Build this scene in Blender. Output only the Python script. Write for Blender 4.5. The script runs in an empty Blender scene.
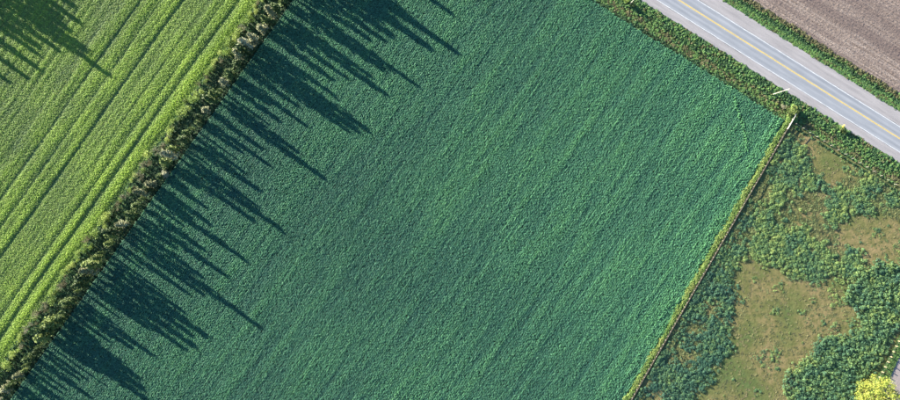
import bpy, bmesh, math, random
import numpy as np
from mathutils import Vector, Matrix

# ------------------------------------------------------------------ camera, sky, sun
scene = bpy.context.scene
COL = scene.collection
S = 0.34                      # metres on the ground per photo pixel
CAM_H = 207.0                 # drone height

def P(px, py):                # photo pixel -> ground metres (camera looks straight down)
    return ((px - 450.0) * S, (200.0 - py) * S)

cam = bpy.data.cameras.new('camera')
cam.sensor_width = 36.0
cam.lens = 36.0 * CAM_H / (900 * S)
cam.clip_end = 6000
camo = bpy.data.objects.new('camera', cam)
camo.location = (0, 0, CAM_H)
COL.objects.link(camo)
scene.camera = camo

SUN_EL = math.radians(12.6)
SHX, SHY = 0.8166, -0.577     # direction shadows fall on the ground (x right, y up)
world = bpy.data.worlds.new('World'); scene.world = world; world.use_nodes = True
nt = world.node_tree
bg = nt.nodes['Background']
sky = nt.nodes.new('ShaderNodeTexSky'); sky.sky_type = 'NISHITA'; sky.sun_disc = False
sky.sun_elevation = SUN_EL
sky.sun_rotation = math.atan2(-SHX, -SHY)
sky.air_density = 1.0; sky.dust_density = 0.1; sky.ozone_density = 3.2
nt.links.new(sky.outputs[0], bg.inputs[0]); bg.inputs[1].default_value = 0.058
sun = bpy.data.lights.new('sun', 'SUN'); sun.energy = 5.0; sun.angle = math.radians(0.5)
sun.color = (1.0, 0.92, 0.75)
suno = bpy.data.objects.new('sun', sun); COL.objects.link(suno)
sd = Vector((SHX * math.cos(SUN_EL), SHY * math.cos(SUN_EL), -math.sin(SUN_EL)))
suno.rotation_euler = sd.to_track_quat('-Z', 'Y').to_euler()
suno.location = (-120, 90, 80)

vs = scene.view_settings
vs.view_transform = 'Standard'; vs.look = 'None'; vs.gamma = 1.0; vs.use_curve_mapping = False
vs.exposure = 2.36
scene.cycles.max_bounces = 5
scene.cycles.diffuse_bounces = 3
scene.cycles.transmission_bounces = 3
scene.cycles.use_adaptive_sampling = True

random.seed(7)
rng = np.random.default_rng(11)

# ------------------------------------------------------------------ frames used for layout
HT = (0.577, -0.8166); HD = (0.8166, 0.577)      # hedge frame in photo px: along, across (towards crop)
def hp(t, d):                                      # hedge frame -> px
    return (30 + t * HT[0] + d * HD[0], 368 + t * HT[1] + d * HD[1])
def hd_of(px, py): return (px - 290 + .7065 * py) * .8166
def ht_of(px, py): return (px - 30) * .577 + (368 - py) * .8166
RU = (0.8473, 0.5311); RN = (0.5311, -0.8473)     # road frame in px: along, across (towards ploughed land)
def rp(u, v): return (680 + u * RU[0] + v * RN[0], 1 + u * RU[1] + v * RN[1])
def rv_of(px, py): return (px - 680) * .5311 - (py - 1) * .8473
def ru_of(px, py): return (px - 680) * .8473 + (py - 1) * .5311
FA = (793., 117.); FB = (630., 400.)              # field fence line in px
fl = math.hypot(FB[0] - FA[0], FB[1] - FA[1])
FT = ((FB[0] - FA[0]) / fl, (FB[1] - FA[1]) / fl); FN = (-FT[1], FT[0])   # FN points to the crop (left)
if FN[0] > 0: FN = (-FN[0], -FN[1])
def fn_of(px, py): return (px - FA[0]) * FN[0] + (py - FA[1]) * FN[1]
def ft_of(px, py): return (px - FA[0]) * FT[0] + (py - FA[1]) * FT[1]
def fp(t, n): return (FA[0] + t * FT[0] + n * FN[0], FA[1] + t * FT[1] + n * FN[1])

def ground_z_v(v):                                 # cross-section of the road corridor, v in px
    xs = np.array([-400, -47, -43, -36, -30, -20.5, -20, 23, 24, 30, 33, 38, 400.])
    zs = np.array([0, 0, -.55, -.95, -.85, .02, .05, .05, .0, -.55, -.6, 0, 0.])
    return np.interp(v, xs, zs)

# ------------------------------------------------------------------ numpy noise
_tab = np.random.default_rng(3).random((256, 256))
def vnoise(x, y):
    x = np.asarray(x, float); y = np.asarray(y, float)
    xi = np.floor(x).astype(int); yi = np.floor(y).astype(int)
    fx = x - xi; fy = y - yi
    fx = fx * fx * (3 - 2 * fx); fy = fy * fy * (3 - 2 * fy)
    a = _tab[xi % 256, yi % 256]; b = _tab[(xi + 1) % 256, yi % 256]
    c = _tab[xi % 256, (yi + 1) % 256]; d = _tab[(xi + 1) % 256, (yi + 1) % 256]
    return (a * (1 - fx) + b * fx) * (1 - fy) + (c * (1 - fx) + d * fx) * fy
def fbm(x, y, o=4):
    r = 0; amp = .5; tot = 0
    for i in range(o):
        r = r + amp * vnoise(x + 17.3 * i, y + 5.1 * i); tot += amp
        x = x * 2.03; y = y * 2.03; amp *= .5
    return r / tot
def inpoly(px, py, poly):
    inside = np.zeros(np.shape(px), bool); n = len(poly)
    for i in range(n):
        x1, y1 = poly[i]; x2, y2 = poly[(i + 1) % n]
        if y1 == y2: continue
        c = ((y1 > py) != (y2 > py)) & (px < (x2 - x1) * (py - y1) / (y2 - y1) + x1)
        inside ^= c
    return inside

# ------------------------------------------------------------------ materials
def newmat(name):
    m = bpy.data.materials.new(name); m.use_nodes = True
    t = m.node_tree; t.nodes.clear()
    out = t.nodes.new('ShaderNodeOutputMaterial')
    return m, t, out
def N(t, typ, **kw):
    n = t.nodes.new(typ)
    for k, v in kw.items(): setattr(n, k, v)
    return n
def ramp(t, fac, stops):
    r = N(t, 'ShaderNodeValToRGB')
    el = r.color_ramp.elements
    while len(el) > 1: el.remove(el[-1])
    el[0].position = stops[0][0]; el[0].color = (*stops[0][1], 1)
    for p, c in stops[1:]:
        e = el.new(p); e.color = (*c, 1)
    if fac is not None: t.links.new(fac, r.inputs[0])
    return r.outputs[0]
def math_(t, op, a, b=None):
    n = N(t, 'ShaderNodeMath', operation=op)
    for i, x in enumerate((a, b)):
        if x is None: continue
        if isinstance(x, (int, float)): n.inputs[i].default_value = x
        else: t.links.new(x, n.inputs[i])
    return n.outputs[0]
def mixc(t, fac, a, b, mode='MIX'):
    n = N(t, 'ShaderNodeMix', data_type='RGBA', blend_type=mode)
    for i, x in ((0, fac), (6, a), (7, b)):
        if isinstance(x, (int, float)): n.inputs[i].default_value = x
        elif isinstance(x, tuple): n.inputs[i].default_value = (*x, 1)
        else: t.links.new(x, n.inputs[i])
    return n.outputs[2]
def noise(t, vec, scale, detail=4, rough=.55):
    n = N(t, 'ShaderNodeTexNoise'); n.inputs['Scale'].default_value = scale
    n.inputs['Detail'].default_value = detail; n.inputs['Roughness'].default_value = rough
    t.links.new(vec, n.inputs['Vector']); return n.outputs[0]
def objvec(t, rot=0, scale=(1, 1, 1)):
    g = N(t, 'ShaderNodeNewGeometry')
    m = N(t, 'ShaderNodeMapping'); m.vector_type = 'TEXTURE'
    m.inputs['Rotation'].default_value = (0, 0, rot)
    m.inputs['Scale'].default_value = scale
    t.links.new(g.outputs['Position'], m.inputs[0]); return m.outputs[0]

def leaf_mat(name, stops, source='INSTANCER', trans=.25, rough=.55, var=.35, spec=.25):
    """leaf colour along a ramp: by the tint of the plant, varied leaf by leaf"""
    m, t, out = newmat(name)
    g = N(t, 'ShaderNodeNewGeometry')
    isl = g.outputs['Random Per Island']
    if source == 'INSTANCER':
        a = N(t, 'ShaderNodeAttribute', attribute_type='INSTANCER', attribute_name='tint'); base = a.outputs['Fac']
    else:
        o = N(t, 'ShaderNodeObjectInfo'); base = o.outputs['Random']
    f = math_(t, 'ADD', base, math_(t, 'MULTIPLY', math_(t, 'SUBTRACT', isl, .5), var))
    c = ramp(t, f, stops)
    p = N(t, 'ShaderNodeBsdfPrincipled'); t.links.new(c, p.inputs['Base Color'])
    p.inputs['Roughness'].default_value = rough; p.inputs['Specular IOR Level'].default_value = spec
    tr = N(t, 'ShaderNodeBsdfTranslucent'); t.links.new(c, tr.inputs[0])
    mx = N(t, 'ShaderNodeMixShader'); mx.inputs[0].default_value = trans
    t.links.new(p.outputs[0], mx.inputs[1]); t.links.new(tr.outputs[0], mx.inputs[2])
    t.links.new(mx.outputs[0], out.inputs[0])
    return m
def surf_mat(name, fn, rough=.9, bump=None):
    m, t, out = newmat(name)
    p = N(t, 'ShaderNodeBsdfPrincipled'); p.inputs['Roughness'].default_value = rough
    p.inputs['Specular IOR Level'].default_value = .2
    c = fn(t)
    t.links.new(c, p.inputs['Base Color'])
    if bump:
        sc, st, dist = bump
        b = N(t, 'ShaderNodeBump'); b.inputs['Strength'].default_value = st; b.inputs['Distance'].default_value = dist
        t.links.new(noise(t, objvec(t), sc, 5), b.inputs['Height']); t.links.new(b.outputs[0], p.inputs['Normal'])
    t.links.new(p.outputs[0], out.inputs[0]); return m

HEDGE_ANG = math.radians(54.75); ROAD_ANG = math.radians(-32.08)
M = {}
M['soil'] = surf_mat('soil', lambda t: ramp(t, noise(t, objvec(t), .6, 6), [(.3, (.020, .032, .016)), (.7, (.05, .065, .03))]), bump=(3, .6, .1))
M['ground'] = surf_mat('ground', lambda t: ramp(t, noise(t, objvec(t), .15, 6), [(.3, (.05, .075, .025)), (.55, (.10, .12, .04)), (.75, (.16, .13, .06))]), bump=(2.5, .7, .12))
M['stubble'] = surf_mat('stubble', lambda t: mixc(t, noise(t, objvec(t), 1.2, 5),
        ramp(t, noise(t, objvec(t, HEDGE_ANG, (18, .9, 1)), 1, 3), [(.3, (.09, .14, .04)), (.6, (.17, .20, .06)), (.75, (.25, .21, .09))]), (.14, .17, .06)), bump=(3, .6, .1))
def pasture_c(t):
    a = noise(t, objvec(t), .045, 5, .6); b = noise(t, objvec(t), .5, 6, .65); c = noise(t, objvec(t), 2.6, 5, .7)
    col = ramp(t, a, [(.38, (.085, .125, .042)), (.46, (.135, .145, .052)), (.53, (.195, .165, .072)), (.62, (.25, .19, .095))])
    col = mixc(t, ramp(t, b, [(.42, (0, 0, 0)), (.62, (.8, .8, .8))]), col, (.085, .10, .032))
    col = mixc(t, ramp(t, b, [(.28, (.45, .45, .45)), (.40, (0, 0, 0))]), col, (.20, .145, .085))
    return mixc(t, ramp(t, c, [(.35, (.25, .25, .25)), (.55, (0, 0, 0))]), col, (.09, .085, .035))
M['pasture'] = surf_mat('pasture', pasture_c, bump=(1.6, .55, .15))
def plough_c(t):
    a = noise(t, objvec(t, ROAD_ANG, (14, .55, 1)), 1, 4, .6)
    b = noise(t, objvec(t), 2.4, 6, .75); c = noise(t, objvec(t, ROAD_ANG, (60, 5, 1)), 1, 3)
    col = ramp(t, a, [(.34, (.15, .115, .10)), (.5, (.25, .20, .18)), (.66, (.35, .29, .26))])
    col = mixc(t, ramp(t, b, [(.40, (.75, .75, .75)), (.52, (0, 0, 0))]), col, (.10, .075, .062))
    col = mixc(t, ramp(t, b, [(.58, (0, 0, 0)), (.70, (.8, .8, .8))]), col, (.43, .35, .27))
    dp = noise(t, objvec(t), .07, 4, .6)
    col = mixc(t, ramp(t, dp, [(.35, (.5, .5, .5)), (.6, (0, 0, 0))]), col, (.17, .13, .115))
    return mixc(t, ramp(t, c, [(.38, (.75, .75, .75)), (.55, (0, 0, 0))]), col, (.125, .095, .09))
M['plough'] = surf_mat('plough', plough_c, bump=(4, .5, .08))
def asphalt_c(t):
    g = N(t, 'ShaderNodeTexCoord'); sep = N(t, 'ShaderNodeSeparateXYZ'); t.links.new(g.outputs['Object'], sep.inputs[0])
    # worn wheel paths follow each lane
    y = math_(t, 'ABSOLUTE', sep.outputs[1])
    w = math_(t, 'COSINE', math_(t, 'MULTIPLY', math_(t, 'SUBTRACT', y, .95), 2 * math.pi / 1.75))
    a = noise(t, objvec(t, ROAD_ANG, (30, 1.1, 1)), 1, 4); b = noise(t, objvec(t), 6, 4)
    pch = noise(t, objvec(t, ROAD_ANG, (5, 1.4, 1)), 1, 2)
    f = math_(t, 'ADD', math_(t, 'MULTIPLY', w, -.09), math_(t, 'ADD', math_(t, 'MULTIPLY', a, .65), math_(t, 'ADD', math_(t, 'MULTIPLY', b, .2), math_(t, 'MULTIPLY', math_(t, 'SUBTRACT', pch, .4), .45))))
    return ramp(t, f, [(.2, (.20, .215, .25)), (.5, (.255, .27, .31)), (.8, (.325, .34, .38))])
M['asphalt'] = surf_mat('asphalt', asphalt_c, rough=.75, bump=(9, .15, .02))
def gravel_c(t):
    a = noise(t, objvec(t, ROAD_ANG, (9, 1.0, 1)), 1, 5); b = noise(t, objvec(t), 5, 5, .75)
    return ramp(t, math_(t, 'ADD', math_(t, 'MULTIPLY', a, .6), math_(t, 'MULTIPLY', b, .4)), [(.3, (.225, .215, .23)), (.5, (.295, .28, .295)), (.7, (.365, .345, .36))])
M['gravel'] = surf_mat('gravel', gravel_c, bump=(7, .4, .05))
M['yellow'] = surf_mat('yellow', lambda t: ramp(t, noise(t, objvec(t), 1.4, 5, .7), [(.3, (.42, .33, .14)), (.5, (.62, .44, .08)), (.7, (.70, .52, .12))]), rough=.6)
M['white'] = surf_mat('white', lambda t: ramp(t, noise(t, objvec(t), 1.1, 5, .7), [(.3, (.36, .37, .39)), (.55, (.58, .59, .62)), (.75, (.72, .72, .74))]), rough=.6)
M['drive'] = surf_mat('drive', lambda t: ramp(t, noise(t, objvec(t), 2.5, 6, .7), [(.3, (.20, .17, .17)), (.55, (.30, .26, .26)), (.75, (.40, .36, .36))]), bump=(6, .5, .05))
M['near_black'] = surf_mat('near_black', lambda t: ramp(t, noise(t, objvec(t), 2, 5), [(.3, (.012, .02, .02)), (.7, (.035, .045, .04))]), rough=.5, bump=(4, .5, .08))
M['bark'] = surf_mat('bark', lambda t: ramp(t, noise(t, objvec(t), 5, 5), [(.3, (.05, .04, .03)), (.7, (.13, .11, .09))]))
M['old_wood'] = surf_mat('old_wood', lambda t: ramp(t, noise(t, objvec(t), 6, 4), [(.3, (.30, .27, .23)), (.7, (.50, .46, .40))]))
M['tan_wood'] = surf_mat('tan_wood', lambda t: ramp(t, noise(t, objvec(t), 6, 4), [(.3, (.24, .195, .12)), (.7, (.35, .285, .18))]))
M['pale_wood'] = surf_mat('pale_wood', lambda t: ramp(t, noise(t, objvec(t), 5, 4), [(.3, (.62, .60, .56)), (.7, (.80, .78, .74))]))
M['grey_wood'] = surf_mat('grey_wood', lambda t: ramp(t, noise(t, objvec(t), 6, 4), [(.3, (.17, .155, .135)), (.7, (.32, .30, .265))]))
M['pole_wood'] = surf_mat('pole_wood', lambda t: ramp(t, noise(t, objvec(t), 6, 4), [(.3, (.42, .40, .34)), (.7, (.56, .53, .46))]))
M['wire'] = surf_mat('wire', lambda t: ramp(t, noise(t, objvec(t), 3, 2), [(.3, (.20, .20, .21)), (.7, (.28, .28, .29))]), rough=.5)
M['ceramic'] = surf_mat('ceramic', lambda t: ramp(t, noise(t, objvec(t), 9, 2), [(.3, (.14, .10, .09)), (.7, (.2, .14, .12))]), rough=.3)
M['sign_yellow'] = surf_mat('sign_yellow', lambda t: ramp(t, noise(t, objvec(t), 9, 2), [(.3, (.72, .46, .03)), (.7, (.80, .55, .05))]), rough=.5)

M['crop'] = leaf_mat('crop', [(0., (.044, .142, .104)), (.5, (.082, .238, .138)), (1., (.134, .35, .155))], trans=.22)
M['swath'] = leaf_mat('swath', [(0., (.068, .155, .08)), (.3, (.175, .28, .085)), (.6, (.275, .42, .085)), (1., (.43, .59, .105))], trans=.22)
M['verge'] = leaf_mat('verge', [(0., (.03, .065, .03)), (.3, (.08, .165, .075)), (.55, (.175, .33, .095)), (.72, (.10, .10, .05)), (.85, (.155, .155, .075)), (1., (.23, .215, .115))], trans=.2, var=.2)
M['strip'] = leaf_mat('strip', [(0., (.09, .20, .06)), (.5, (.20, .31, .08)), (1., (.36, .38, .13))], trans=.2)
M['weed'] = leaf_mat('weed', [(0., (.05, .125, .09)), (.35, (.09, .185, .095)), (.65, (.16, .255, .09)), (1., (.27, .335, .105))], trans=.2)
M['dry'] = leaf_mat('dry', [(0., (.13, .175, .07)), (.5, (.22, .205, .095)), (1., (.29, .24, .14))], trans=.2)
M['hedge_green'] = leaf_mat('hedge_green', [(0., (.16, .25, .06)), (.5, (.26, .36, .085)), (1., (.40, .46, .14))], 'OBJ')
M['hedge_tan'] = leaf_mat('hedge_tan', [(0., (.18, .17, .09)), (.5, (.29, .28, .17)), (1., (.42, .41, .30))], 'OBJ')
M['tree_leaf'] = leaf_mat('tree_leaf', [(0., (.045, .075, .025)), (.5, (.09, .135, .04)), (1., (.18, .23, .065))], 'OBJ', trans=.08)
M['tree_tan'] = leaf_mat('tree_tan', [(0., (.17, .18, .09)), (.5, (.25, .26, .14)), (1., (.36, .36, .24))], 'OBJ', trans=.08)
M['yellow_leaf'] = leaf_mat('yellow_leaf', [(0., (.16, .27, .055)), (.5, (.27, .37, .075)), (1., (.43, .42, .09))], 'OBJ', trans=.3, var=.9)

# ------------------------------------------------------------------ mesh helpers
def mesh_from(name, verts, faces, mat):
    me = bpy.data.meshes.new(name); me.from_pydata([tuple(v) for v in verts], [], faces)
    me.materials.append(mat); me.update(); return me
def link(name, me, parent=None, loc=None, rot=None, scale=None):
    o = bpy.data.objects.new(name, me); COL.objects.link(o)
    if parent is not None: o.parent = parent
    if loc is not None: o.location = loc
    if rot is not None: o.rotation_euler = rot
    if scale is not None: o.scale = scale
    return o
def tag(o, label=None, cat=None, group=None, kind=None):
    if label: o['label'] = label
    if cat: o['category'] = cat
    if group: o['group'] = group
    if kind: o['kind'] = kind
    return o
def sheet(name, pxpoly, z, mat, label, cat):
    vs_ = [(*P(*q), z) for q in pxpoly]
    me = mesh_from(name, vs_, [list(range(len(vs_)))], mat)
    if me.polygons[0].normal.z < 0: me.flip_normals()
    return tag(link(name, me), label, cat, kind='structure')
class MB:
    def __init__(s): s.v = []; s.f = []
    def tube(s, pts, rad, n=6):
        b0 = len(s.v); pts = [Vector(p) for p in pts]
        for i, p in enumerate(pts):
            d = (pts[min(i + 1, len(pts) - 1)] - pts[max(i - 1, 0)]).normalized()
            a = d.orthogonal().normalized(); b = d.cross(a)
            r = rad[i] if hasattr(rad, '__len__') else rad
            for k in range(n):
                q = 2 * math.pi * k / n
                s.v.append(p + (a * math.cos(q) + b * math.sin(q)) * r)
        for i in range(len(pts) - 1):
            for k in range(n):
                s.f.append((b0 + i * n + k, b0 + i * n + (k + 1) % n, b0 + (i + 1) * n + (k + 1) % n, b0 + (i + 1) * n + k))
        s.f.append(tuple(b0 + k for k in range(n))[::-1]); e = b0 + (len(pts) - 1) * n
        s.f.append(tuple(e + k for k in range(n)))
    def box(s, c, h, ax=None):
        b0 = len(s.v); c = Vector(c)
        ax = ax or (Vector((1, 0, 0)), Vector((0, 1, 0)), Vector((0, 0, 1)))
        for z in (-1, 1):
            for x, y in ((-1, -1), (1, -1), (1, 1), (-1, 1)):
                s.v.append(c + ax[0] * x * h[0] + ax[1] * y * h[1] + ax[2] * z * h[2])
        for f in ((3, 2, 1, 0), (4, 5, 6, 7), (0, 1, 5, 4), (1, 2, 6, 5), (2, 3, 7, 6), (3, 0, 4, 7)):
            s.f.append(tuple(b0 + i for i in f))
    def leaf(s, p, nrm, size, asp=.6):
        """one leaf: a kite folded along its midrib"""
        b0 = len(s.v); p = Vector(p); nrm = Vector(nrm).normalized()
        a = nrm.orthogonal().normalized(); b = nrm.cross(a)
        q = random.random() * 6.283
        a, b = a * math.cos(q) + b * math.sin(q), b * math.cos(q) - a * math.sin(q)
        s.v += [p - a * size * .5, p + b * size * asp * .5 + nrm * size * .12, p + a * size * .5 - nrm * size * .1, p - b * size * asp * .5 + nrm * size * .12]
        s.f += [(b0, b0 + 1, b0 + 2), (b0, b0 + 2, b0 + 3)]
    def mesh(s, name, mat): return mesh_from(name, s.v, s.f, mat)

def rdir():
    while True:
        v = Vector((random.uniform(-1, 1), random.uniform(-1, 1), random.uniform(-1, 1)))
        if .05 < v.length < 1: return v.normalized()

# ------------------------------------------------------------------ ground cover: points + geometry nodes
def clump_mesh(name, mat, n, r, h, leaf, up=.8, blade=False):
    """low plant clump standing on z = 0"""
    mb = MB()
    for i in range(n):
        a = random.random() * 6.283; q = math.sqrt(random.random())
        x, y = math.cos(a) * q * r, math.sin(a) * q * r
        top = h * (1 - .65 * q * q)
        if blade:
            d = Vector((math.cos(a) * (.3 + q), math.sin(a) * (.3 + q), 0)) * r * .8
            b = Vector((x * .4, y * .4, 0)); w = Vector((-math.sin(a), math.cos(a), 0)) * leaf * .5
            t = b + d + Vector((0, 0, top * random.uniform(.7, 1.1)))
            m_ = b + d * .35 + Vector((0, 0, top * .75))
            b0 = len(mb.v); mb.v += [b - w, b + w, m_ + w * .9, m_ - w * .9, t]
            mb.f += [(b0, b0 + 1, b0 + 2, b0 + 3), (b0 + 3, b0 + 2, b0 + 4)]
        else:
            z = top * random.uniform(.68, 1.0)
            nr = Vector((x / r, y / r, up)) + rdir() * .42
            if nr.z < .05: nr.z = .1
            mb.leaf((x, y, z), nr, leaf * random.uniform(.7, 1.3), .9)
    return mb.mesh(name, mat)

def scatter(name, variants, pts, scl, rotz, tint, label, cat):
    """ONE object of uncountable growth: variants instanced on points"""
    n = len(pts)
    me = bpy.data.meshes.new(name); me.vertices.add(n)
    me.vertices.foreach_set('co', np.asarray(pts, np.float32).ravel())
    def att(nm, typ, dat):
        a = me.attributes.new(nm, typ, 'POINT')
        a.data.foreach_set('vector' if typ == 'FLOAT_VECTOR' else 'value', np.asarray(dat).ravel())
    att('scl', 'FLOAT_VECTOR', np.asarray(scl, np.float32))
    att('rot', 'FLOAT_VECTOR', np.stack([rng.normal(0, .08, n), rng.normal(0, .08, n), rotz], 1).astype(np.float32))
    att('tint', 'FLOAT', np.asarray(tint, np.float32))
    att('kind', 'INT', rng.integers(0, len(variants), n).astype(np.int32))
    o = link(name, me)
    g = bpy.data.node_groups.new(name + '_growth', 'GeometryNodeTree')
    g.interface.new_socket('Geometry', in_out='INPUT', socket_type='NodeSocketGeometry')
    g.interface.new_socket('Geometry', in_out='OUTPUT', socket_type='NodeSocketGeometry')
    gi = g.nodes.new('NodeGroupInput'); go = g.nodes.new('NodeGroupOutput')
    ip = g.nodes.new('GeometryNodeInstanceOnPoints')
    gti = g.nodes.new('GeometryNodeGeometryToInstance')
    for v in reversed(variants):
        oi = g.nodes.new('GeometryNodeObjectInfo'); oi.inputs['Object'].default_value = v
        g.links.new(oi.outputs['Geometry'], gti.inputs[0])
    g.links.new(gi.outputs[0], ip.inputs['Points']); g.links.new(gti.outputs[0], ip.inputs['Instance'])
    ip.inputs['Pick Instance'].default_value = True
    for nm, typ, sock in (('scl', 'FLOAT_VECTOR', 'Scale'), ('kind', 'INT', 'Instance Index')):
        na = g.nodes.new('GeometryNodeInputNamedAttribute'); na.data_type = typ; na.inputs[0].default_value = nm
        g.links.new([s for s in na.outputs if s.enabled][0], ip.inputs[sock])
    na = g.nodes.new('GeometryNodeInputNamedAttribute'); na.data_type = 'FLOAT_VECTOR'; na.inputs[0].default_value = 'rot'
    er = g.nodes.new('FunctionNodeEulerToRotation')
    g.links.new([s for s in na.outputs if s.enabled][0], er.inputs[0]); g.links.new(er.outputs[0], ip.inputs['Rotation'])
    g.links.new(ip.outputs[0], go.inputs[0])
    md = o.modifiers.new('growth', 'NODES'); md.node_group = g
    return tag(o, label, cat, kind='stuff')

def variants(name, mat, k, *a, **kw):
    return [bpy.data.objects.new(name, clump_mesh(name, mat, *a, **kw)) for _ in range(k)]

def px_grid(step_m, frame, jitter=.35, box=(-30, -30, 930, 430), row=None, jr=None):
    """jittered rows in the given frame ('hedge' or 'road'), as px coordinates; step in metres"""
    st = step_m / S; sr = (row or step_m) / S; jr = jr or jitter
    if frame == 'hedge':
        t = np.arange(-140, 780, st); d = np.arange(-420, 720, sr)
        T, D = np.meshgrid(t, d)
        T = T + rng.uniform(-jitter, jitter, T.shape) * st; D = D + rng.uniform(-jr, jr, D.shape) * sr
        x = 30 + T * HT[0] + D * HD[0]; y = 368 + T * HT[1] + D * HD[1]
    else:
        u = np.arange(-160, 320, st); v = np.arange(-60, 130, sr)
        U, V = np.meshgrid(u, v)
        U = U + rng.uniform(-jitter, jitter, U.shape) * st; V = V + rng.uniform(-jitter, jitter, V.shape) * sr
        x = 680 + U * RU[0] + V * RN[0]; y = 1 + U * RU[1] + V * RN[1]
    x = x.ravel(); y = y.ravel()
    k = (x > box[0]) & (x < box[2]) & (y > box[1]) & (y < box[3])
    return x[k], y[k]
def world_pts(x, y, z=0.02):
    return np.stack([(x - 450) * S, (200 - y) * S, np.broadcast_to(z, x.shape)], 1)

# ================================================================== THE SETTING
# ground: one sheet shaped across the road corridor, reaching the horizon
vs_px = [-7000, -2500, -900, -300, -100, -60, -47, -45, -43, -40, -36, -33, -30, -27, -24, -20.5, -20, -8, 8, 23, 24, 26, 28, 30, 33, 35, 38, 60, 120, 400, 1200, 7000]
us_px = [-7000, -2500, -900] + list(range(-200, 341, 6)) + [900, 2500, 7000]
gv = []; gf = []
for i, v in enumerate(vs_px):
    for j, u in enumerate(us_px):
        z = float(ground_z_v(v))
        if z < -.1: z += (float(vnoise(u * .13, v * .2)) - .5) * .3
        if -21 <= v <= 24.5: z = -.05
        gv.append((*P(*rp(u, v)), z))
nu = len(us_px)
for i in range(len(vs_px) - 1):
    for j in range(nu - 1):
        gf.append((i * nu + j, i * nu + j + 1, (i + 1) * nu + j + 1, (i + 1) * nu + j))
gme = mesh_from('ground', gv, gf, M['ground'])
if gme.polygons[0].normal.z < 0: gme.flip_normals()
tag(link('ground', gme), 'grassy ground under and between the fields', 'ground', kind='structure')

# soil of the two fields and the pasture
e = 40
sheet('crop_soil', [hp(-110, 1), hp(560, 1), rp(-190, -47.5), rp(151, -47.5), fp(2, 3), fp(380, 3), (600, 470), hp(-110, 300)], .012, M['soil'],
      'dark soil under the blue green crop', 'soil')
sheet('swath_soil', [hp(-110, -25), hp(560, -25), hp(560, -272), hp(-110, -400)], .012, M['stubble'],
      'striped green stubble ground of the left field', 'ground')
sheet('pasture', [fp(4, -1), rp(161, -43.8), rp(330, -43.8), (980, 470), fp(380, -1)], .012, M['pasture'],
      'dry brown and olive pasture beyond the field fence', 'pasture')
# ploughed land: furrows and clods in relief
U = np.arange(10, 290, .8); V = np.concatenate([[37.6], np.arange(38.3, 150, .5)])
UU, VV = np.meshgrid(U, V)
xm = UU * S; ym = VV * S
zz = .05 + .045 * np.sin(ym * 2 * math.pi / .95 + 1.2 * fbm(xm * .1, ym * .3, 2)) + .13 * (fbm(xm * 1.3, ym * 1.9, 3) - .5) + .05 * (vnoise(xm * 4, ym * 4) - .5)
zz = np.maximum(zz, .012); zz[0] = -.03
X = 680 + UU * RU[0] + VV * RN[0]; Y = 1 + UU * RU[1] + VV * RN[1]
pts = np.stack([(X - 450) * S, (200 - Y) * S, zz], -1).reshape(-1, 3)
nu = len(U); fs = []
for i in range(len(V) - 1):
    b = i * nu
    fs += [(b + j, b + j + 1, b + nu + j + 1, b + nu + j) for j in range(nu - 1)]
me = mesh_from('ploughed_field', pts.tolist(), fs, M['plough'])
if me.polygons[0].normal.z < 0: me.flip_normals()
tag(link('ploughed_field', me), 'bare brown ploughed field with fine furrows above the road', 'field', kind='structure')

# road: crowned asphalt between gravel shoulders, painted lines as parts
ro = bpy.data.objects.new('road', None)
def strip(name, v0, v1, z0, z1, mat, u0=-900, u1=1200, n=90, wob=0.0, th=0.0):
    vv = []; ff = []
    for i in range(n + 1):
        u = u0 + (u1 - u0) * i / n
        w0 = (float(fbm(u * .09, 3.3)) - .5) * wob; w1 = (float(fbm(u * .09, 9.7)) - .5) * wob
        for v, z in ((v0 + w0, z0), (v1 + w1, z1)):
            x = u * S; y = v * S
            vv.append((x, y, z))
    for i in range(n):
        ff.append((i * 2, i * 2 + 2, i * 2 + 3, i * 2 + 1))
    if th:                                           # side skirts so the sheet has a body
        b = len(vv)
        vv += [(p[0], p[1], p[2] - th) for p in vv[:]]
        for i in range(n):
            ff.append((i * 2, b + i * 2, b + i * 2 + 2, i * 2 + 2)); ff.append((i * 2 + 1, i * 2 + 3, b + i * 2 + 3, b + i * 2 + 1))
    me = mesh_from(name, vv, ff, mat)
    return me
RLOC = (*P(680, 1), 0); RROT = (0, 0, ROAD_ANG)
road = link('road', strip('road', -12.0, 10.7, .075, .075, M['asphalt'], th=.12), loc=RLOC, rot=RROT)
tag(road, 'grey asphalt two lane road crossing the upper right corner', 'road', kind='structure')
def wavy_line(name, v, w, mat):
    vv = []; ff = []; n = 700; u0, u1 = -160, 330
    for i in range(n + 1):
        u = u0 + (u1 - u0) * i / n
        c = v + (float(fbm(u * .11, v + 40)) - .5) * .5
        for sgn in (-1, 1): vv.append((u * S, c * S + sgn * w / 2, .080))
    for i in range(n):
        ff.append((i * 2, i * 2 + 2, i * 2 + 3, i * 2 + 1))
    return link(name, mesh_from(name, vv, ff, mat), parent=road)
wavy_line('centre_line', -.33, .16, M['yellow']); wavy_line('centre_line', .45, .16, M['yellow'])
wavy_line('edge_line', -11.4, .2, M['white']); wavy_line('edge_line', 10.0, .2, M['white'])
sh = link('road_shoulder', strip('road_shoulder', -20.4, -12.02, .03, .06, M['gravel'], n=260, u0=-400, u1=600, wob=.9, th=.15), loc=RLOC, rot=RROT)
tag(sh, 'pale gravel shoulder on the crop side of the road', 'shoulder', kind='structure')
sh = link('road_shoulder', strip('road_shoulder', 10.72, 23.2, .06, .03, M['gravel'], n=260, u0=-400, u1=600, wob=.9, th=.15), loc=RLOC, rot=RROT)
tag(sh, 'wider pale gravel shoulder beside the ploughed field', 'shoulder', kind='structure')
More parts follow.
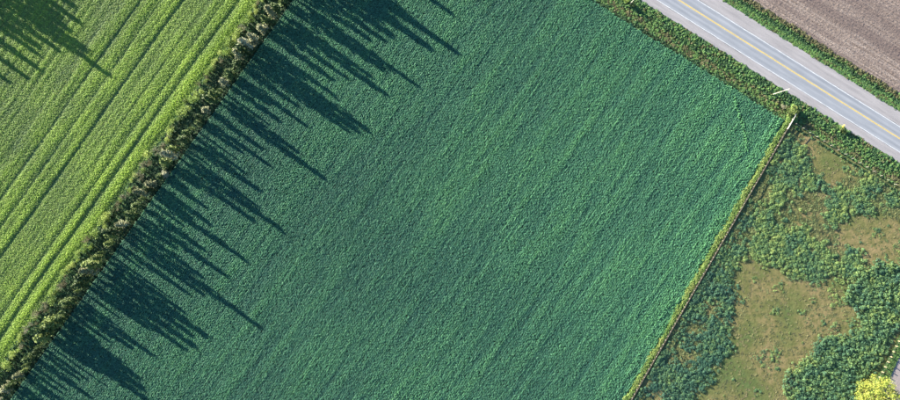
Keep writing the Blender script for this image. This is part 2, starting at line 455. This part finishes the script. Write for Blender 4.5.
# driveway in the lower right corner
sheet('driveway', [(901, 353), (889.5, 377), (872, 412), (850, 455), (930, 455), (960, 320), (918, 318)], .03, M['drive'],
      'grey gravel driveway in the lower right corner', 'driveway')
# narrow dark rut in the pasture corner
mv = []; mf = []
for i in range(13):
    q = i / 12; x = 813 - 8 * q + math.sin(q * 5) * .8; y = 133.5 + 13 * q
    for sgn in (-1, 0, 1): mv.append((*P(x + sgn * .95 * (1.1 - .5 * q), y + sgn * .45), .016 if sgn else .05))
for i in range(12):
    for k in range(2): mf.append((i * 3 + k, i * 3 + k + 1, i * 3 + 4 + k, i * 3 + 3 + k))
me = mesh_from('dark_mark', mv, mf, M['near_black'])
if me.polygons[0].normal.z < 0: me.flip_normals()
tag(link('dark_mark', me), 'short dark rut in the grass near the pasture corner', 'mark', kind='structure')

# ================================================================== GROUND COVER (stuff)
# the blue green crop
x, y = px_grid(.40, 'hedge', .45, row=.64, jr=.27)
d = hd_of(x, y); t = ht_of(x, y); v = rv_of(x, y); fn = fn_of(x, y); ft = ft_of(x, y)
edge = (fbm(x * .09, y * .09, 3) - .5) * 4
k = (d > 2.5) & (v < -46.5 + edge) & (fn > 5.6 + edge * 1.1)
dx = x - np.interp(y, [95, 118, 135, 150], [733, 740, 745, 746])
track = (np.abs(dx) < 1.5) & (y > 96) & (y < 152)
tram = (np.abs(d - 64 - (fbm(t * .02, t * 0, 2) - .5) * 3) < .55) & (t > 300) & (fbm(t * .08, t * 0 + 3, 2) > .45)
tram |= (np.abs(d - 352) < .8) & (t > 40) & (t < 130) & (fbm(t * .1, t * 0 + 8, 2) > .5)
k &= ~(track & (rng.random(x.shape) < .15))
x, y, d, t, v, fn, track = (a[k] for a in (x, y, d, t, v, fn, track))
streak = .6 * fbm(t * .012, d * .13, 4) + .4 * fbm(t * .05, d * .5, 3); broad = fbm(t * .01 + 5, d * .012 + 2, 3); mid = fbm(x * .12, y * .12, 3)
hgt = .52 + .8 * streak + .25 * (mid - .5) + rng.uniform(-.09, .09, x.shape)
right = np.clip((x - 560) / 200, 0, 1)
hgt = np.where(track, hgt + .3, hgt)
wid = rng.uniform(.75, 1.3, x.shape)
tint = .38 + 1.15 * (streak - .5) + .4 * (broad - .5) + .08 * right + rng.normal(0, .07, x.shape)
tint = np.where(track, tint + .6, tint)
tint += .16 * np.clip((x - 330 + (200 - y) * .5) / 420, -.3, 1) + .10 * np.clip(1 - d / 200, 0, 1) - .07
head = (fn < 17) & (fbm(x * .16, y * .16 + 3, 3) > .5); hgt = np.where(head, hgt * 1.35, hgt)
tint += .25 * np.exp(-np.clip(fn - 6, 0, 99) / 16)
near_road = np.clip(1 - (-46 - v) / 8, 0, 1); tint += .1 * near_road
scatter('leafy_crop', variants('crop_plant', M['crop'], 6, 32, .43, .46, .20, up=.85), world_pts(x, y),
        np.stack([wid, wid, hgt], 1), rng.uniform(0, 6.28, x.shape), np.clip(tint, 0, 1),
        'dense blue green leafy crop covering the wide middle field', 'crop')
print('crop', len(x))

# the yellow green striped field
x, y = px_grid(.45, 'hedge', .45, box=(-30, -30, 300, 430), row=.52, jr=.35)
d = hd_of(x, y); t = ht_of(x, y)
edge = (fbm(t * .05, d * .05, 3) - .5) * 5
k = (d < -24.5 + edge * .8) & (d > -268)
x, y, d, t = x[k], y[k], d[k], t[k]
wob = (fbm(t * .012, d * 0 + 4, 3) - .5) * 3
dw = d + wob
prof = np.zeros_like(d); brt = np.zeros_like(d)
keys = [(-34, 5.5, .9, .85), (-41.5, 2.3, -.75, -.4), (-47.5, 3.6, .85, .75), (-53, 1.3, -.7, -.4), (-58, 2.5, .5, .45), (-87, 1.6, -.9, -.7), (-92, 3.2, .8, .5),
        (-99, 2.5, .4, .35), (-104, 1.3, -.8, -.5), (-111, 3.5, .5, .4), (-121, 1.5, -.9, -.7), (-128, 4.5, .55, .25), (-139, 1.5, -.6, -.5), (-75, 1.0, -.45, -.3), (-66, 1.0, -.35, -.3)]
for c, w, a, b in keys:
    gse = np.exp(-((dw - c) / w) ** 2); prof += a * gse; brt += b * gse
far = dw < -130
lines = 1.4 * (fbm(t * .008, dw * .28 + 60, 3) - .5) + .55 * np.sin(dw * 2 * math.pi / 7.3 + 6 * fbm(t * .006, dw * .03, 2)) * fbm(t * .02, dw * .05, 2) * 2
prof += np.where(far, .45, .15) * lines; brt += np.where(far, .12, .1) * lines
streak = fbm(t * .02, dw * .35, 4) - .5; blot = fbm(t * .035, dw * .05, 3) - .5
prof += 1.1 * streak; brt += .9 * streak + 1.3 * blot
hgt = np.clip(.55 + .5 * prof + rng.uniform(-.09, .09, d.shape), .12, 1.6)
tint = np.clip(.50 + .36 * brt - np.where(far, .04, 0) + rng.normal(0, .06, d.shape), 0, 1)
wid = rng.uniform(.75, 1.3, d.shape) * (.65 + .4 * np.clip(hgt, 0, 1))
scatter('striped_crop', variants('swath_plant', M['swath'], 6, 28, .40, .52, .19, up=.75), world_pts(x, y),
        np.stack([wid, wid, hgt], 1), rng.uniform(0, 6.28, d.shape), tint,
        'bright yellow green striped crop in the left field', 'crop')
print('swath', len(x))

# rough growth in the ditch on the crop side of the road
x, y = px_grid(.52, 'road', .48, box=(560, -30, 930, 240))
v = rv_of(x, y); u = ru_of(x, y)
wv = v + (fbm(u * .12, v * .05, 3) - .5) * 4
k = (wv < -20.2) & (v < -20.6) & (v > -46.8) & (rng.random(v.shape) < np.interp(wv, [-47, -45, -42, -34, -31, -22, -20], [.6, .8, .75, .7, .95, 1, .9]))
x, y, v, u, wv = x[k], y[k], v[k], u[k], wv[k]
tint = np.interp(wv, [-46, -44, -41, -34, -31, -27, -22], [.12, .08, .64, .74, .42, .44, .48]) + .9 * (fbm(u * .16, v * .22, 3) - .5) + rng.normal(0, .14, v.shape)
hgt = np.interp(wv, [-46, -43, -34, -30, -24, -20], [.6, .4, .35, .6, .65, .3]) * rng.uniform(.6, 1.4, v.shape)
wid = rng.uniform(.6, 1.25, v.shape) * np.interp(wv, [-34, -30], [.9, 1.1])
scatter('ditch_weeds', variants('ditch_plant', M['verge'], 6, 34, .55, .7, .3, up=.6), world_pts(x, y, ground_z_v(v)),
        np.stack([wid, wid, hgt], 1), rng.uniform(0, 6.28, v.shape), np.clip(tint, 0, 1),
        'tangled green and brown weeds filling the roadside ditch', 'weeds')
# grass on the far side of the road
x, y = px_grid(.42, 'road', .48, box=(660, -30, 930, 140))
v = rv_of(x, y); u = ru_of(x, y)
wv = v + (fbm(u * .12 + 9, v * .05, 3) - .5) * 3
k = (wv > 23.4) & (v > 23.3) & (wv < 38.6) & (rng.random(v.shape) < .85)
x, y, v, u, wv = x[k], y[k], v[k], u[k], wv[k]
tint = np.interp(wv, [23, 28, 30.5, 33, 35, 39], [.56, .54, .30, .12, .80, .92]) + .5 * (fbm(u * .2, v * .3, 3) - .5) + rng.normal(0, .1, v.shape)
hgt = np.interp(wv, [23, 26, 30, 33, 36, 39], [.25, .3, .45, .7, .7, .45]) * rng.uniform(.6, 1.35, v.shape)
wid = rng.uniform(.7, 1.3, v.shape)
scatter('roadside_grass', variants('roadside_plant', M['verge'], 5, 30, .5, .55, .26, up=.6), world_pts(x, y, ground_z_v(v)),
        np.stack([wid, wid, hgt], 1), rng.uniform(0, 6.28, v.shape), np.clip(tint, 0, 1),
        'bright green grass strip between gravel shoulder and ploughed field', 'grass')
# unmown strip along the field fence
n = 5200
tt = rng.uniform(-10, 365, n); nn = rng.normal(3.0, 1.3, n) * (.65 + .8 * fbm(tt * .07, tt * 0, 3))
k = (nn > -.5) & (nn < 7); tt, nn = tt[k], nn[k]
x = FA[0] + tt * FT[0] + nn * FN[0]; y = FA[1] + tt * FT[1] + nn * FN[1]
tint = .6 + .9 * (fbm(tt * .1, nn * .3, 3) - .5) + rng.normal(0, .09, x.shape)
scatter('fence_grass', variants('fence_grass_tuft', M['strip'], 5, 30, .5, .5, .22, up=.7), world_pts(x, y),
        np.stack([np.ones_like(x), np.ones_like(x), rng.uniform(.6, 1.25, x.shape)], 1), rng.uniform(0, 6.28, x.shape), np.clip(tint, 0, 1),
        'yellow green unmown grass strip along the field fence', 'grass')
# weeds and thicket of the pasture
BX = (620, 100, 940, 430)
x, y = px_grid(.47, 'hedge', .5, box=BX)
rj = rng.normal(0, 3.2, (2,) + x.shape)
wx = x + rj[0] + (fbm(x * .06, y * .06, 4) - .5) * 26; wy = y + rj[1] + (fbm(x * .06 + 30, y * .06 + 9, 4) - .5) * 26
thick = [(786, 440), (790, 382), (800, 360), (815, 342), (834, 332), (850, 334), (860, 322), (852, 302), (846, 286), (862, 270), (905, 258), (960, 250), (960, 285), (897, 338), (878, 366), (858, 376), (850, 400), (845, 440)]
mid_w = [(745, 195), (765, 150), (792, 128), (803, 152), (818, 172), (832, 194), (846, 174), (860, 168), (875, 174), (945, 200), (945, 216), (900, 222), (880, 214), (855, 212), (838, 225), (838, 250), (866, 262), (852, 284), (838, 276), (815, 282), (800, 278), (790, 282), (782, 268), (755, 262), (742, 256), (744, 236), (732, 240)]
strip_w = [(785, 122), (745, 195), (754, 230), (746, 250), (736, 275), (732, 300), (724, 325), (724, 350), (714, 372), (700, 388), (670, 440), (600, 440), (640, 390)]
inA = inpoly(wx, wy, thick); inB = inpoly(wx, wy, mid_w); inC = inpoly(wx, wy, strip_w)
fn = fn_of(x, y); v = rv_of(x, y)
patch = fbm(x * .055 + 3, y * .055 + 8, 4)
fine = fbm(x * .2 + 7, y * .2, 3) - .5
B_ok = inB & ~inA & (patch + .5 * fine > .43)
C_ok = inC & ~inA & (patch + .4 * fine > .32)
stray = ~inA & ~inB & ~inC & (fbm(x * .09 + 50, y * .09, 4) > .665)
lane_t = (x - 900) * .89 + (y - 338) * .47             # > 0 right of the lane fence
k = (inA | B_ok | C_ok | stray) & (fn < -3.0) & (v < -45) & (lane_t < -5)
keep = rng.random(x.shape) < np.where(inA, 1, np.where(stray, .5, np.clip(.45 + 4.0 * (patch - .40), .4, .92)))
k &= keep
x, y, inA, inB, inC, stray, patch, fn, wx, wy = (a[k] for a in (x, y, inA, inB, inC, stray, patch, fn, wx, wy))
tint = np.where(inA, .44, np.where(stray, .6, np.where(inC, .26, .54)))
tint = tint + .9 * (fbm(x * .1, y * .1, 3) - .5) + rng.normal(0, .11, x.shape)
hgt = np.where(inA, .72, np.where(stray, .28, np.where(inC, .45, .42))) * (.55 + .9 * fbm(x * .22, y * .22, 3)) * rng.uniform(.65, 1.35, x.shape)
wid = (.45 + 1.1 * rng.random(x.shape) ** 2.0) * np.where(stray, .75, 1.0); hgt = hgt * (.6 + .5 * wid)
scatter('pasture_weeds', variants('weed_plant', M['weed'], 7, 40, .50, .9, .22, up=.95), world_pts(x, y),
        np.stack([wid, wid, hgt], 1), rng.uniform(0, 6.28, x.shape), np.clip(tint, 0, 1),
        'patches of dark green bushy weeds spreading over the pasture', 'weeds')
print('weeds', len(x))
# dry grass tufts between them
x, y = px_grid(.85, 'hedge', .5, box=BX)
fn = fn_of(x, y); v = rv_of(x, y)
lane_t = (x - 900) * .89 + (y - 338) * .47
pt = fbm(x * .05, y * .05, 4)
k = (fn < -1.5) & (v < -43) & (lane_t < 7.5) & (rng.random(x.shape) < .22 + .9 * (pt - .35) + .6 * (inpoly(x, y, mid_w) | inpoly(x, y, strip_w))) 
x, y, pt, lane_t = x[k], y[k], pt[k], lane_t[k]
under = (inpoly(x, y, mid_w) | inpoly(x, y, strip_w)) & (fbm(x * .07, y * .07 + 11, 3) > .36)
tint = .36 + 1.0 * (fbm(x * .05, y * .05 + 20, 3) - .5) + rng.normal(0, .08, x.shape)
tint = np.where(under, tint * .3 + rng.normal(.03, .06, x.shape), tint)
tint = np.where(lane_t > -6, .18 + rng.normal(0, .1, x.shape), tint)
hgt = np.where(under, 1, .5) * rng.uniform(.2, .6, x.shape) * np.where(fbm(x * .1, y * .1 + 70, 3) > .55, 1.5, 1); wid = rng.uniform(.5, 1.3, x.shape) * np.where(under, 1.4, 1)
scatter('dry_grass', variants('dry_grass_tuft', M['dry'], 5, 26, .5, .26, .12, blade=True), world_pts(x, y),
        np.stack([wid, wid, hgt], 1), rng.uniform(0, 6.28, x.shape), np.clip(tint, 0, 1),
        'thin dry tan grass tufts scattered across the pasture', 'grass')
# grass strip at the foot of the hedge and beside the driveway
n = 5200
tt = rng.uniform(-70, 560, n); nn = rng.uniform(-26, 2, n)
x = 30 + tt * HT[0] + nn * HD[0]; y = 368 + tt * HT[1] + nn * HD[1]
tint = np.interp(nn, [-28, -20, -10, 2], [.3, .2, .1, .05]) + .4 * (fbm(tt * .1, nn * .2, 3) - .5) + rng.normal(0, .1, n)  # tint darkens towards the crop: the hedge's shade band painted into the grass
scatter('hedge_grass', variants('hedge_grass_tuft', M['verge'], 5, 24, .5, .45, .16, blade=True), world_pts(x, y),
        np.stack([np.ones(n), np.ones(n), rng.uniform(.6, 1.5, n)], 1), rng.uniform(0, 6.28, n), np.clip(tint, 0, 1),
        'long shaded grass growing along the foot of the hedgerow', 'grass')
n = 1500
aa = rng.uniform(0, 1, n); bb = rng.uniform(-1.5, 11.5, n)
x = 907 - 45 * aa + bb * .88; y = 325 + 84 * aa + bb * .47
k = (x - 901) * .9 + (y - 353) * .43 < -.5
x, y = x[k], y[k]
scatter('lane_grass', variants('lane_grass_tuft', M['verge'], 4, 26, .45, .35, .12, blade=True), world_pts(x, y),
        np.stack([np.ones_like(x), np.ones_like(x), rng.uniform(.5, 1.2, x.shape)], 1), rng.uniform(0, 6.28, x.shape), np.clip(rng.normal(.58, .1, x.shape), 0, 1),
        'short green grass strip beside the gravel driveway', 'grass')

# ================================================================== HEDGEROW TREES AND SHRUBS
def slender_tree(i, mat, wide=False):
    """unit tree 10 m tall: trunk with limbs, crown of leaf clumps round the limbs"""
    tr = MB(); cr = MB()
    R = 2.4 if wide else 1.2
    lean = Vector((random.uniform(-.3, .3), random.uniform(-.3, .3), 0))
    trunk = [Vector((0, 0, -.1)), lean * .3 + Vector((0, 0, 3)), lean * .7 + Vector((0, 0, 6.5)), lean + Vector((0, 0, 9.6))]
    tr.tube(trunk, [.17, .13, .08, .02], 7)
    nl = 46 if wide else 30
    for k in range(nl):
        q = (k + random.random()) / nl; z = 1.2 + 8.4 * q
        prof = (math.sin(min(1, q * 1.25 + .12) * math.pi) ** .7 if wide else (min(1, q * 4 + .35) * (1 - q) ** .65))
        prof = max(prof, .10) * random.uniform(.55, 1.15)
        a = k * 2.4 + random.random()
        b = Vector((lean.x * z / 10, lean.y * z / 10, z - .35))
        tip = b + Vector((math.cos(a) * R * prof, math.sin(a) * R * prof, .55 + .5 * prof))
        tr.tube([b, (b + tip) * .5 + Vector((0, 0, -.05)), tip], [.035, .025, .01], 4)
        m = 75 if wide else 26
        for j in range(m):
            w = random.uniform(.35, 1.1); c = b + (tip - b) * w
            off = rdir() * (random.random() ** .6) * (.75 if wide else .46)
            off.z *= 1.2
            cr.leaf(c + off, rdir() + Vector((0, 0, .5)), random.uniform(.34, .60), .75)
    return tr.mesh('trunk', M['bark']), cr.mesh('crown', mat)
def shrub(i, mat, n=300, twiggy=False):
    """unit shrub 2 m tall and about 2 m wide: several stems, clumped foliage"""
    st = MB(); cr = MB()
    tips = []
    for k in range(9):
        a = k * 2.4 + random.random() * .8; q = random.uniform(.25, .95)
        tip = Vector((math.cos(a) * q * .85, math.sin(a) * q * .85, random.uniform(1.1, 1.85) * (1.1 - .45 * q)))
        st.tube([Vector((math.cos(a) * .06, math.sin(a) * .06, -.05)), tip * .5 + Vector((0, 0, .18)), tip], [.045, .03, .01], 4); tips.append(tip)
    for j in range(n):
        c = random.choice(tips) * random.uniform(.7, 1.0)
        off = rdir() * (random.random() ** .5) * (.36 if twiggy else .42)
        p = c + off
        if p.z < .06: p.z = random.uniform(.06, .3)
        cr.leaf(p, rdir() + off * 1.2 + Vector((0, 0, .5)), random.uniform(.12, .24) * (.8 if twiggy else 1), .35 if twiggy else .65)
    return st.mesh('stems', M['bark']), cr.mesh('foliage', mat)

TREES = {'olive': [slender_tree(i, M['tree_leaf']) for i in range(4)],
         'tan': [slender_tree(i, M['tree_tan']) for i in range(4)],
         'broad': [slender_tree(i, M['tree_leaf'], True) for i in range(2)]}
SHRUBS = {'green': [shrub(i, M['hedge_green']) for i in range(4)],
          'tan': [shrub(i, M['hedge_tan'], 240, True) for i in range(4)],
          'dark': [shrub(i, M['tree_leaf'], 320) for i in range(2)]}
def plant(name, meshes, names, px, py, scale, label, cat, group, z=0.0):
    o = bpy.data.objects.new(name, None); COL.objects.link(o)
    o.location = (*P(px, py), z); o.rotation_euler = (0, 0, random.uniform(0, 6.28)); o.scale = scale
    o.empty_display_size = .3
    for me, nm in zip(meshes, names): link(nm, me, parent=o)
    return tag(o, label, cat, group)
def ordinal(n):
    suf = 'th' if 10 <= n % 100 <= 20 else {1: 'st', 2: 'nd', 3: 'rd'}.get(n % 10, 'th')
    return '%d%s' % (n, suf)
HEIGHT_PER_PX = S * math.tan(SUN_EL)               # tree height for one pixel of shadow on level ground
# tall trees read off their shadows: position along the hedge, shadow length (px), width factor
TALL = [(-8, 55, 1), (12, 60, 1), (42, 112, 1.3), (48, 104, 1.5), (56, 92, 1.5), (81, 90, 1), (106, 112, 1.3), (113, 121, 1.4), (120, 112, 1.5), (127, 124, 1.4),
        (134, 90, 1), (152, 84, 1), (161, 96, 1.1), (167, 160, 1.1), (175, 88, 1), (188, 107, 1.0), (197, 70, 1), (212, 114, 1.15), (222, 62, 1), (233, 48, 1), (250, 96, 1),
        (258, 127, 1.35), (264, 90, 1), (277, 80, 1.1), (284, 58, 1), (303, 76, 1.1), (313, 60, 1), (326, 128, 1.35), (331, 92, 1), (346, 58, 1), (358, 84, 1), (368, 64, 1),
        (377, 122, 1.3), (383, 126, 1.5), (389, 140, 1.4), (398, 92, 1.1), (410, 78, 1), (419, 90, 1), (428, 131, 1.4), (434, 108, 1.2), (447, 116, 1.5), (454, 152, 1.0), (463, 86, 1),
        (472, 96, 1.3), (479, 104, 1.4), (533, 138, 1.2), (541, 118, 1.1), (520, 84, 1), (553, 110, 1.2)]
ents = [[t_, dd, w, 'tall'] for t_, dd, w in TALL]
tt = -38.0
while tt < 562:                                     # the shorter trees that fill the row
    if min(abs(tt - q[0]) for q in TALL) > 3.2 and not 484 < tt < 510:
        ents.append([tt, random.uniform(18, 58) + (16 if tt < 140 else 0), random.choice((.5, .6, .8, 1.0, 1.4)), 'low'])
    tt += random.uniform(4.2, 9.0)
ents.append([492, 138, 1.0, 'broad']); ents.append([503, 158, .8, 'broad'])
ents.sort()
pos = pt_ = pl_ = 0
for t_, dd, w, kind in ents:
    off = random.uniform(-4.5, -1.0)
    px, py = hp(t_, off)
    h = (dd - off + 11) * HEIGHT_PER_PX
    tan = random.random() < .36
    if kind == 'broad': sets = TREES['broad']; wf = w * 1.35
    else: sets = TREES['tan' if tan else 'olive']; wf = w * (1.12 if kind == 'tall' else .92) * random.uniform(.85, 1.25)
    inframe = -22 < t_ < 452
    colour = 'tan' if tan else 'olive'
    if inframe:
        pos += 1
        size = 'very tall' if h > 9.6 else 'tall' if h > 6.8 else 'medium' if h > 4.9 else 'low'
        lab = '%s slender %s-leaved tree, %s tree of the hedgerow counted from its lower left end' % (size, colour, ordinal(pos))
    elif t_ >= 452:
        pt_ += 1; lab = '%s hedgerow tree past the top edge, %s beyond it going up the row' % ('broad' if kind == 'broad' else 'slender', ordinal(pt_))
    else:
        pl_ += 1; lab = 'slender hedgerow tree past the lower left corner, %s outside the frame going up' % ordinal(pl_)
    plant('hedge_tree', random.choice(sets), ('trunk', 'crown'), px, py, (wf, wf, h / 10), lab, 'tree', 'slender trees of the hedgerow')
# shrubs on the sunlit side of the row
pos = out_ = 0; tt = -36.0
while tt < 540:
    if tt < 300: kind = random.choices(['green', 'tan', 'dark'], [.6, .34, .06])[0]
    else: kind = random.choices(['green', 'tan', 'dark'], [.8, .15, .05])[0]
    big = random.random() < .3
    sc = random.uniform(1.7, 2.3) if big else random.uniform(1.0, 1.5)
    off = random.uniform(-25.5, -17.5)
    px, py = hp(tt, off)
    inframe = -20 < tt < 462
    if inframe:
        pos += 1
        lab = '%s %s hedge shrub, %s on the sunny side from the lower left end' % ('big round' if big else 'small', {'green': 'yellow-green', 'tan': 'greyish tan', 'dark': 'dark olive'}[kind], ordinal(pos))
    else:
        out_ += 1; lab = '%s hedge shrub out past the frame %s, %s such shrub going up the row' % ({'green': 'yellow-green', 'tan': 'greyish tan', 'dark': 'dark olive'}[kind], 'top' if tt > 0 else 'corner', ordinal(out_))
    plant('hedge_shrub', random.choice(SHRUBS[kind]), ('stems', 'foliage'), px, py, (sc, sc, sc * random.uniform(.75, 1.15)), lab, 'shrub', 'shrubs along the sunny side of the hedgerow')
    tt += random.uniform(3.4, 6.0) * (1.3 if big else 1)
# second tree line beyond the upper left corner; only its shadows reach the picture
for i, (t_, dd, w) in enumerate([(222, 92, 1.1), (236, 108, 1.3), (250, 114, 1.2), (260, 100, 1.2), (268, 96, 1.6), (276, 112, 1.4), (285, 170, 1.5), (291, 138, 1.9), (299, 116, 1.7), (306, 98, 1.5), (312, 117, 1.4), (320, 104, 1.6), (329, 96, 1.5)]):
    px, py = hp(t_, -276)
    h = (dd + 8) * HEIGHT_PER_PX
    plant('boundary_tree', random.choice(TREES['olive']), ('trunk', 'crown'), px, py, (w * 1.15, w * 1.15, h / 10),
          '%s tree of the far boundary row, its shadow reaching the upper left field corner' % ordinal(i + 1), 'tree', 'trees of the far boundary row')

# ================================================================== YELLOW TREE
def round_tree():
    tr = MB(); cr = MB()
    tr.tube([(0, 0, -.1), (.05, .03, 1.2), (.1, -.05, 2.6), (.05, 0, 4.2)], [.36, .28, .24, .14], 9)
    centres = []
    for k in range(150):
        z = random.uniform(2.5, 7.3)
        rr = 6.6 * math.sqrt(max(.03, 1 - ((z - 3.6) / 4.1) ** 2)) * math.sqrt(random.uniform(.05, 1.0))
        a = k * 2.399
        tip = Vector((math.cos(a) * rr, math.sin(a) * rr, z))
        base = Vector((.08, 0, random.uniform(1.4, 3.8)))
        tr.tube([base, (base + tip) * .5 + Vector((0, 0, .35)), tip], [.11, .06, .02], 5)
        centres.append((tip, random.uniform(.8, 1.5)))
    for c, r in centres:
        for j in range(75):
            o = rdir() * (random.random() ** .45) * r; o.z *= .7
            cr.leaf(c + o, rdir() * .9 + o.normalized() * .7 + Vector((0, 0, .5)), random.uniform(.18, .36), .8)
    return tr.mesh('trunk', M['bark']), cr.mesh('crown', M['yellow_leaf'])
plant('yellow_tree', round_tree(), ('trunk', 'crown'), 870, 397, (1.22, 1.22, 1.0), 'bright yellow green round tree in the lower right corner', 'tree', None)

# corner bushes by the fence end and roadside bushes
for px, py, kind, sc, lab in ((783, 107, 'tan', 1.3, 'purplish tan bush at the top of the field fence beside the ditch'),
                              (789, 113, 'dark', 1.8, 'dark bush right at the pale end of the field fence'),
                              (777, 104, 'green', .6, 'small yellowish bush at the crop corner left of the tan bush'),
                              (797, 112, 'dark', 1.1, 'dark roadside bush behind the fence corner'),
                              (632, 5, 'dark', 1.1, 'dark green bush at the foot of the upper utility pole'),
                              (841, 129, 'dark', 1.0, 'dark bush below the yellow roadside marker'),
                              (844, 132, 'dark', .8, 'lower dark bush tucked right of the marker bush'),
                              (626, 1, 'green', 1.2, 'yellow green bush left of the upper utility pole')):
    z = float(ground_z_v(rv_of(px, py)))
    plant('roadside_bush', random.choice(SHRUBS[kind]), ('stems', 'foliage'), px, py, (sc, sc, sc), lab, 'bush', 'bushes along the ditch', z)

# ================================================================== FENCES
def W(px, py, z=0): return Vector((*P(px, py), z))
def post_mesh(mat, r, h, n=7):
    mb = MB(); mb.tube([(0, 0, -.25), (0, 0, h - .04), (0, 0, h)], [r, r * .92, r * .7], n); return mb.mesh('post', mat)
def fence(name, a, b, step_m, mat, r, h, label, rails=(), wires=(), group=None, rail_mat=None):
    A = W(*a); B = W(*b); L = (B - A).length; n = max(2, round(L / step_m)); d = (B - A) / L
    o = bpy.data.objects.new(name, None); COL.objects.link(o); o.location = A; o.empty_display_size = .3
    o.rotation_euler = (0, 0, math.atan2(d.y, d.x))
    pm = [post_mesh(mat, r * random.uniform(.85, 1.15), h * random.uniform(.93, 1.06)) for _ in range(4)]
    for i in range(n + 1):
        link('post', random.choice(pm), parent=o, loc=(L * i / n, random.uniform(-.04, .04), 0), rot=(random.gauss(0, .035), random.gauss(0, .035), random.uniform(0, 3)))
    for z in rails:                                   # one rail per bay
        bay = L / n
        mb = MB(); mb.box((bay / 2, 0, 0), (bay * .52, .025, .07)); rm = mb.mesh('rail', rail_mat or mat)
        for i in range(n):
            link('rail', rm, parent=o, loc=(bay * i, r + .02 + .004 * (i % 2), z + random.gauss(0, .02)), rot=(0, random.gauss(0, .012), 0))
    for z in wires:
        mb = MB(); mb.tube([(0, -r - .008, z), (L * .5, -r - .008, z - .02), (L, -r - .008, z)], .006, 4)
        link('wire', mb.mesh('wire', M['wire']), parent=o)
    return tag(o, label, 'fence', group)
fence('field_fence', fp(14, 0), fp(352, 0), 1.62, M['grey_wood'], .08, 1.15, 'long weathered post and rail fence between crop and pasture', rails=(.45, 1.0), wires=(.75,), rail_mat=M['bark'])
# pale board panel closing the upper end of the fence
o = bpy.data.objects.new('board_fence', None); COL.objects.link(o)
A = W(*fp(-2.5, 0)); B = W(*fp(13.6, 0)); L = (B - A).length; dd = (B - A) / L
o.location = A; o.rotation_euler = (0, 0, math.atan2(dd.y, dd.x))
pm = post_mesh(M['pale_wood'], .07, 1.2)
for i in range(4): link('post', pm, parent=o, loc=(L * i / 3, 0, 0))
mb = MB(); mb.box((L / 2, 0, 0), (L / 2 + .1, .022, .10)); bm_ = mb.mesh('board', M['old_wood'])
for z in (.3, .62, .94): link('board', bm_, parent=o, loc=(0, .13, z))
mb = MB(); mb.box((L / 2, .03, 0), (L / 2 + .12, .06, .02)); link('cap_rail', mb.mesh('cap_rail', M['pale_wood']), parent=o, loc=(0, 0, 1.225))
tag(o, 'short pale white board fence at the pasture corner by the ditch', 'fence')
fence('pasture_fence', rp(163, -43.0), rp(296, -41.0), 2.9, M['grey_wood'], .075, 1.1, 'pale post and wire fence between pasture and roadside ditch', wires=(.35, .7, 1.05))
# lane fence: separate short posts
o = fence('lane_fence', (903.5, 330.5), (873, 387), 1.95, M['tan_wood'], .16, 1.35, 'row of tan posts with wires beside the gravel driveway', wires=(.5, .95))

# ================================================================== UTILITY POLES AND MARKER
def utility_pole(px, py, label):
    z = float(ground_z_v(rv_of(px, py)))
    o = bpy.data.objects.new('utility_pole', None); COL.objects.link(o); o.location = (*P(px, py), z)
    o.rotation_euler = (0, 0, ROAD_ANG)
    mb = MB(); mb.tube([(0, 0, -.4), (0, 0, 5), (0, 0, 10.2), (0, 0, 10.28)], [.115, .10, .085, .055], 12)
    link('shaft', mb.mesh('shaft', M['pole_wood']), parent=o)
    mb = MB(); mb.box((.15, 0, 9.7), (.05, .34, .05)); arm = link('crossarm', mb.mesh('crossarm', M['pole_wood']), parent=o)
    mb = MB(); mb.tube([(0, 0, 0), (0, 0, .06), (0, 0, .07), (0, 0, .14), (0, 0, .15), (0, 0, .2)], [.03, .03, .06, .055, .035, .03], 8); im = mb.mesh('insulator', M['ceramic'])
    for yy in (-.28, 0, .28): link('insulator', im, parent=arm, loc=(.15, yy, 9.745))
    for s_ in (-1, 1):
        mb = MB(); mb.tube([(.15, s_ * .26, 9.66), (.13, s_ * .04, 9.3)], .018, 5); link('brace', mb.mesh('brace', M['wire']), parent=o)
    return tag(o, label, 'pole', 'utility poles along the road')
utility_pole(774, 94, 'pale wooden utility pole standing in the ditch near the fence corner')
utility_pole(630.5, 3.5, 'pale wooden utility pole at the top edge beside the ditch')
o = bpy.data.objects.new('road_marker', None); COL.objects.link(o); mpx = (840.5, 126.2)
o.location = (*P(*mpx), float(ground_z_v(rv_of(*mpx)))); o.rotation_euler = (0, 0, ROAD_ANG + math.radians(90))
mb = MB(); mb.box((0, 0, .75), (.03, .04, .95)); link('post', mb.mesh('post', M['old_wood']), parent=o)
mb = MB(); ax = (Vector((1, 0, .0)), Vector((0, .707, .707)), Vector((0, -.707, .707)))
mb.box((0, -.06, 1.55), (.42, .012, .42), (Vector((.707, 0, .707)), Vector((0, 1, 0)), Vector((-.707, 0, .707))))
link('panel', mb.mesh('panel', M['sign_yellow']), parent=o)
tag(o, 'small yellow diamond roadside marker at the edge of the gravel shoulder', 'marker')
